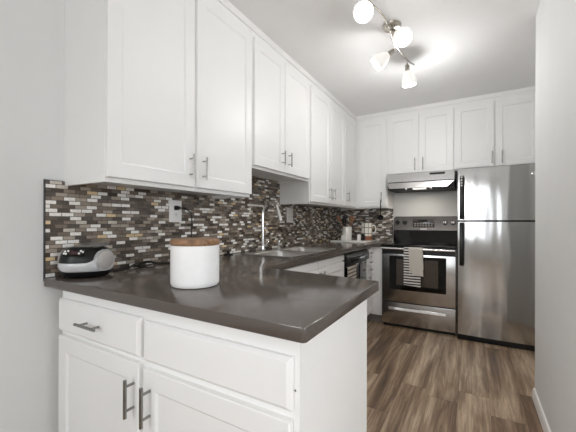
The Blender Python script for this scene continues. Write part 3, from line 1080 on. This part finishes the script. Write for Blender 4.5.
# local: front faces -y, length along x
BP = [(0.0, 0.78), (0.008, 0.86), (0.022, 0.94), (0.045, 1.0), (0.065, 1.0), (0.085, 0.965), (0.100, 0.90), (0.112, 0.80), (0.119, 0.66), (0.122, 0.50)]
BA, BB, BE = 0.114, 0.086, 2.5
def bprof(z):
    for (z0, f0), (z1, f1) in zip(BP, BP[1:]):
        if z <= z1:
            t = (z - z0) / (z1 - z0)
            return f0 + (f1 - f0) * t
    return BP[-1][1]
def sup(f, z, a=BA, b=BB, e=BE, n=56):
    return [spt(2 * pi * k / n, f, z, a, b, e) for k in range(n)]
def spt(t, f, z, a=BA, b=BB, e=BE):
    c, s_ = cos(t), sin(t)
    return (f * a * abs(c) ** (2 / e) * (1 if c >= 0 else -1), f * b * abs(s_) ** (2 / e) * (1 if s_ >= 0 else -1), z)
bm = bmesh.new()
loft(bm, [sup(f, z) for z, f in BP])
finish('body', bm, M['black'], bb, angle=50)
# silver front shell: a low band that swells up around the speakers at both ends
bm = bmesh.new()
n, m = 44, 10
def ss(x):
    x = max(0, min(1, x))
    return x * x * (3 - 2 * x)
grid = []
for i in range(n + 1):
    u = i / n
    t = radians(-178 + 196 * u)
    end = abs(u - 0.40) / 0.5
    zhi = 0.060 + (0.054 * ss((u - 0.46) / 0.30) if u > 0.4 else 0.0)
    zlo = 0.026 + 0.010 * ss((0.3 - u) / 0.3)
    if u > 0.88:
        zhi -= 0.060 * ss((u - 0.88) / 0.12)
    if u < 0.06:
        zhi -= 0.05 * ss((0.06 - u) / 0.06)
    col = []
    for j in range(m + 1):
        z = zlo + (zhi - zlo) * j / m
        bul = 1.03 if 0 < j < m else 1.0
        col.append(bm.verts.new(spt(t, bprof(z) * bul, z)))
    grid.append(col)
for A, B in zip(grid, grid[1:]):
    for j in range(m):
        bm.faces.new((A[j], B[j], B[j + 1], A[j + 1]))
finish('front_shell', bm, M['silver'], bb, angle=60)
# control console on the upper front: screen and buttons
cpn = None
bm = bmesh.new()
T = Matrix.Translation((-0.035, -0.0735, 0.100)) @ Matrix.Rotation(radians(-10), 4, 'Z') @ Matrix.Rotation(radians(48), 4, 'X')
box(bm, -0.045, -0.014, -0.006, 0.045, 0.014, 0.002, bev=0.004)
bmesh.ops.transform(bm, matrix=T, verts=bm.verts)
cpn = finish('control_console', bm, M['blackgloss'], bb)
bm = bmesh.new()
box(bm, -0.018, -0.008, 0.0, 0.018, 0.008, 0.003, bev=0.001, seg=1)
bmesh.ops.transform(bm, matrix=T, verts=bm.verts)
finish('display', bm, M['lcd'], cpn)
for x, y in ((-0.038, 0.006), (-0.031, -0.006), (-0.025, 0.008), (0.025, -0.005), (0.030, 0.007), (0.040, 0.002), (-0.040, -0.004)):
    bm = bmesh.new()
    lathe(bm, [(0, 0.0), (0.0042, 0.0), (0.0042, 0.004), (0.003, 0.0055), (0, 0.0055)], 14, T @ Matrix.Translation((x, y, 0.001)))
    finish('button', bm, M['white'], cpn)
bm = bmesh.new()
def lsup(a, b, z):
    return sup(1.0, z, a, b, 2.3)
loft(bm, [lsup(0.076, 0.060, 0.0), lsup(0.078, 0.062, 0.005), lsup(0.072, 0.056, 0.010), lsup(0.03, 0.024, 0.012)])
bmesh.ops.transform(bm, matrix=Matrix.Translation((0.016, 0.014, 0.121)) @ Matrix.Rotation(radians(6), 4, 'X') @ Matrix.Rotation(radians(-5), 4, 'Y'), verts=bm.verts)
finish('disc_lid', bm, M['lidgrey'], bb)
for ang in (-40, -212):
    a_ = radians(ang)
    px_, py_, _ = spt(a_, 1.0, 0.0)
    nx, ny = abs(px_ / BA) ** (BE - 1) / BA * (1 if px_ > 0 else -1), abs(py_ / BB) ** (BE - 1) / BB * (1 if py_ > 0 else -1)
    T = Matrix.Translation((px_, py_, 0.068)) @ Vector((nx, ny, 0.004 / 0.1 * 2)).normalized().to_track_quat('Z', 'Y').to_matrix().to_4x4()
    bm = bmesh.new()
    lathe(bm, [(0.046, -0.03), (0.046, 0.003), (0.0445, 0.005), (0.042, 0.0045), (0.041, 0.002), (0, 0.002)], 40, T @ Matrix.Diagonal((1, 0.9, 1, 1)))
    rim = finish('speaker_ring', bm, M['silver'], bb)
    bm = bmesh.new()
    lathe(bm, [(0.041, 0.002), (0.040, 0.005), (0.030, 0.0085), (0.012, 0.0105), (0, 0.011)], 40, T @ Matrix.Diagonal((1, 0.9, 1, 1)))
    finish('speaker', bm, M['grille'], rim)

# ------------------------------------------------------------------ canister
cn = thing('canister', 'white round ceramic canister with wooden lid on the peninsula counter', 'canister', (0.692, 0.233, CT + 0.0005))
bm = bmesh.new()
r0 = 0.0935
lathe(bm, [(0, 0), (r0 - 0.016, 0), (r0 - 0.006, 0.003), (r0 - 0.001, 0.011), (r0, 0.022), (r0, 0.158), (r0 - 0.002, 0.160), (r0 - 0.006, 0.160), (r0 - 0.006, 0.012), (0, 0.010)], 72)
finish('jar', bm, M['ceramic'], cn)
bm = bmesh.new()
lathe(bm, [(0, 0.150), (r0 - 0.0065, 0.150), (r0 - 0.0065, 0.1605), (r0, 0.161), (r0 + 0.0008, 0.163), (r0 + 0.0008, 0.180), (r0 - 0.001, 0.183), (r0 - 0.004, 0.184), (0, 0.184)], 72)
ld = finish('lid', bm, M['lid'], cn)

# small black thing at the wall
bm = bmesh.new()
lathe(bm, [(0, 0), (0.034, 0), (0.036, 0.004), (0.030, 0.008), (0.012, 0.010), (0.010, 0.022), (0.013, 0.026), (0.010, 0.031), (0, 0.032)], 28)
o = finish('sink_stopper', bm, M['blackmatte'], loc=(0.046, 1.175, CT + 0.0005))
tag(o, 'small black rubber stopper on the counter left of the sink by the tile', 'sink stopper')

# ------------------------------------------------------------------ far corner things
BZ = CT + 0.0005
bm = bmesh.new()
box(bm, 0, 0, 0, 0.45, 0.46, 0.018, bev=0.004)
cbd = finish('cutting_board', bm, M['ceramicg'], loc=(0.11, 3.0, BZ))
tag(cbd, 'white cutting board on the counter in the far corner', 'cutting board')
KZ = BZ + 0.0185

ck = thing('utensil_crock', 'white ceramic crock of cooking utensils on the white board', 'crock', (0.245, 3.24, KZ))
bm = bmesh.new()
lathe(bm, [(0, 0), (0.054, 0), (0.058, 0.004), (0.058, 0.165), (0.056, 0.168), (0.053, 0.166), (0.052, 0.010), (0, 0.008)], 44)
finish('pot', bm, M['ceramicg'], ck)


def utensil(name, label, base, tip, kind, m, cat):
    b, t = Vector(base), Vector(tip)
    d = (t - b).normalized()
    o = thing(name, label, cat, b, 0, 'utensils in the crock')
    bm = bmesh.new()
    ln = (t - b).length
    tube(bm, [(0, 0, 0), d * (ln * 0.76)], 0.0055, 10)
    finish('shaft', bm, m, o)
    bm = bmesh.new()
    side = d.cross(Vector((0.86, -0.5, 0))).normalized()
    nrm = side.cross(d)
    k = 10
    rings = []
    for i in range(k + 1):
        f = i / k
        if kind == 'spoon':
            wv = 0.006 + 0.024 * sin(pi * min(1, f ** 0.8)) ** 0.8
        else:
            wv = 0.007 + 0.022 * min(1, f * 1.6) if f < 0.97 else 0.026
        if i == k and kind == 'spoon':
            wv = 0.006
        c = d * (ln * (0.74 + 0.26 * f))
        th = 0.005
        rings.append([c + side * wv * cos(a) + nrm * (th * sin(a)) for a in [2 * pi * j / 12 for j in range(12)]])
    loft(bm, rings)
    finish('head', bm, m, o)
    return o


cz = KZ + 0.010
utensil('wooden_spoon', 'wooden spoon leaning left out of the white crock', (0.262, 3.262, cz), (0.150, 3.135, cz + 0.305), 'spoon', M['spoon'], 'spoon')
utensil('wooden_spatula', 'wooden spatula leaning right out of the white crock', (0.228, 3.215, cz), (0.300, 3.335, cz + 0.285), 'spatula', M['spoon'], 'spatula')
utensil('wooden_spoon', 'wooden spoon at the back right of the white crock', (0.235, 3.235, cz), (0.262, 3.345, cz + 0.305), 'spoon', M['spoon'], 'spoon')
utensil('black_spatula', 'black spatula upright in the middle of the white crock', (0.250, 3.250, cz), (0.212, 3.235, cz + 0.300), 'spatula', M['black'], 'spatula')
utensil('black_spoon', 'black spoon standing left of the middle in the white crock', (0.255, 3.228, cz), (0.205, 3.190, cz + 0.270), 'spoon', M['black'], 'spoon')

cp_ = thing('small_jar', 'short white square jar in front of the utensil crock', 'jar', (0.245, 3.145, KZ))
bm = bmesh.new()
loft(bm, [rrect(-0.036, -0.03, 0.036, 0.03, 0.008, 0.0), rrect(-0.036, -0.03, 0.036, 0.03, 0.008, 0.062), rrect(-0.033, -0.027, 0.033, 0.027, 0.007, 0.066)])
finish('jar_body', bm, M['ceramicg'], cp_)
cu = thing('salt_shaker', 'small white shaker between the crock and the plaid pitcher', 'shaker', (0.395, 3.255, KZ))
bm = bmesh.new()
lathe(bm, [(0, 0), (0.022, 0), (0.024, 0.003), (0.022, 0.060), (0.018, 0.072), (0, 0.076)], 28)
finish('shaker_body', bm, M['ceramicg'], cu)
pp = thing('pepper_shaker', 'small black shaker beside the plaid pitcher', 'shaker', (0.442, 3.275, KZ))
bm = bmesh.new()
lathe(bm, [(0, 0), (0.022, 0), (0.024, 0.003), (0.022, 0.064), (0.017, 0.078), (0, 0.082)], 28)
finish('shaker_body', bm, M['black'], pp)

pt = thing('pitcher', 'white plaid pitcher with brown base band on the far counter', 'pitcher', (0.458, 3.385, KZ), radians(30))
pt.scale = (1.0, 1.0, 1.10)
bm = bmesh.new()
lathe(bm, [(0, 0.0), (0.060, 0.0), (0.064, 0.004), (0.066, 0.045)], 44)
finish('base_band', bm, M['terracotta'], pt)
bm = bmesh.new()
lathe(bm, [(0.066, 0.045), (0.068, 0.10), (0.066, 0.17), (0.068, 0.195), (0.065, 0.196), (0.062, 0.17), (0.063, 0.06), (0, 0.05)], 44)
finish('pot', bm, M['plaid'], pt)
bm = bmesh.new()
tube(bm, smooth_path([(0.062, 0, 0.165), (0.098, 0, 0.168), (0.115, 0, 0.13), (0.105, 0, 0.09), (0.064, 0, 0.075)], 6), 0.008, 12)
finish('handle', bm, M['ceramicg'], pt)

# ladle hanging from the corner cabinet's door handle
ll = thing('ladle', 'black ladle hanging from the corner wall cabinet handle', 'ladle', (0.664, 3.268, 1.405))
bm = bmesh.new()
tube(bm, smooth_path([(0.0, 0.016, 0.012), (0.0, 0.010, 0.022), (0.0, -0.002, 0.020), (0.0, -0.004, 0.0), (0.0, -0.004, -0.09), (0.0, -0.006, -0.165)], 6), 0.006, 10)
finish('shaft', bm, M['black'], ll)
bm = bmesh.new()
lathe(bm, [(0, -0.034), (0.016, -0.031), (0.029, -0.020), (0.036, 0.0), (0.0345, 0.0), (0.027, -0.018), (0.014, -0.028), (0, -0.031)], 30,
      Matrix.Translation((0.004, -0.021, -0.186)) @ Matrix.Rotation(radians(62), 4, 'X'))
finish('ladle_bowl', bm, M['black'], ll)


# ------------------------------------------------------------------ towels
def hang_towel(name, label, mat_, x0, x1, ybar, ztop, zf, zb, rbar, group=None, wob=0.004, parent_loc=(0, 0, 0), rz=0.0, skew=0.0):
    """cloth folded over a bar: front length to zf, back to zb; local bar along x"""
    bm = bmesh.new()
    prof = [(rbar, zb), (rbar, ztop - rbar)]
    prof += [(rbar * cos(radians(a)), ztop - rbar + rbar * sin(radians(a))) for a in range(15, 180, 15)]
    steps = 14
    prof += [(-rbar, ztop - rbar - (ztop - rbar - zf) * i / steps) for i in range(0, steps + 1)]
    n = 16
    grid = []
    for i in range(n + 1):
        f = i / n
        col = []
        for y, z in prof:
            drop = max(0, (ztop - z)) / max(0.01, ztop - zf)
            yy = y + (wob * sin(f * 9.0 + 0.6) - wob) * drop * (1 if y < 0 else -0.2)
            col.append(bm.verts.new((x0 + (x1 - x0) * f + skew * drop, ybar + yy, z - (0.012 * drop * f if y < 0 else 0))))
        grid.append(col)
    for A, B in zip(grid, grid[1:]):
        for j in range(len(prof) - 1):
            bm.faces.new((A[j], B[j], B[j + 1], A[j + 1]))
    bmesh.ops.recalc_face_normals(bm, faces=bm.faces)
    bmesh.ops.solidify(bm, geom=bm.faces[:], thickness=0.0025)
    o = finish(name, bm, mat_, loc=parent_loc, angle=60)
    o.rotation_euler = (0, 0, rz)
    tag(o, label, 'towel', group)
    return o


RX, RY = 0.752, 2.985
hang_towel('dish_towel', 'black and white striped dish towel hung on the oven door handle', M['striped'], 0.248, 0.418, -0.056, 0.890, 0.490, 0.62, 0.0165, parent_loc=(RX, RY, 0))
hang_towel('dish_towel', 'plain beige dish towel hung over the striped one on the oven handle', M['beige'], 0.297, 0.434, -0.056, 0.8945, 0.605, 0.66, 0.0210, parent_loc=(RX, RY, 0), skew=0.012)
hang_towel('dish_towel', 'checked cream dish towel hanging at the left edge of the dishwasher', M['checked'], 0.02, 0.26, -0.036, 0.752, 0.52, 0.745, 0.006, parent_loc=(XF, 2.090, 0), rz=R90, wob=0.002)
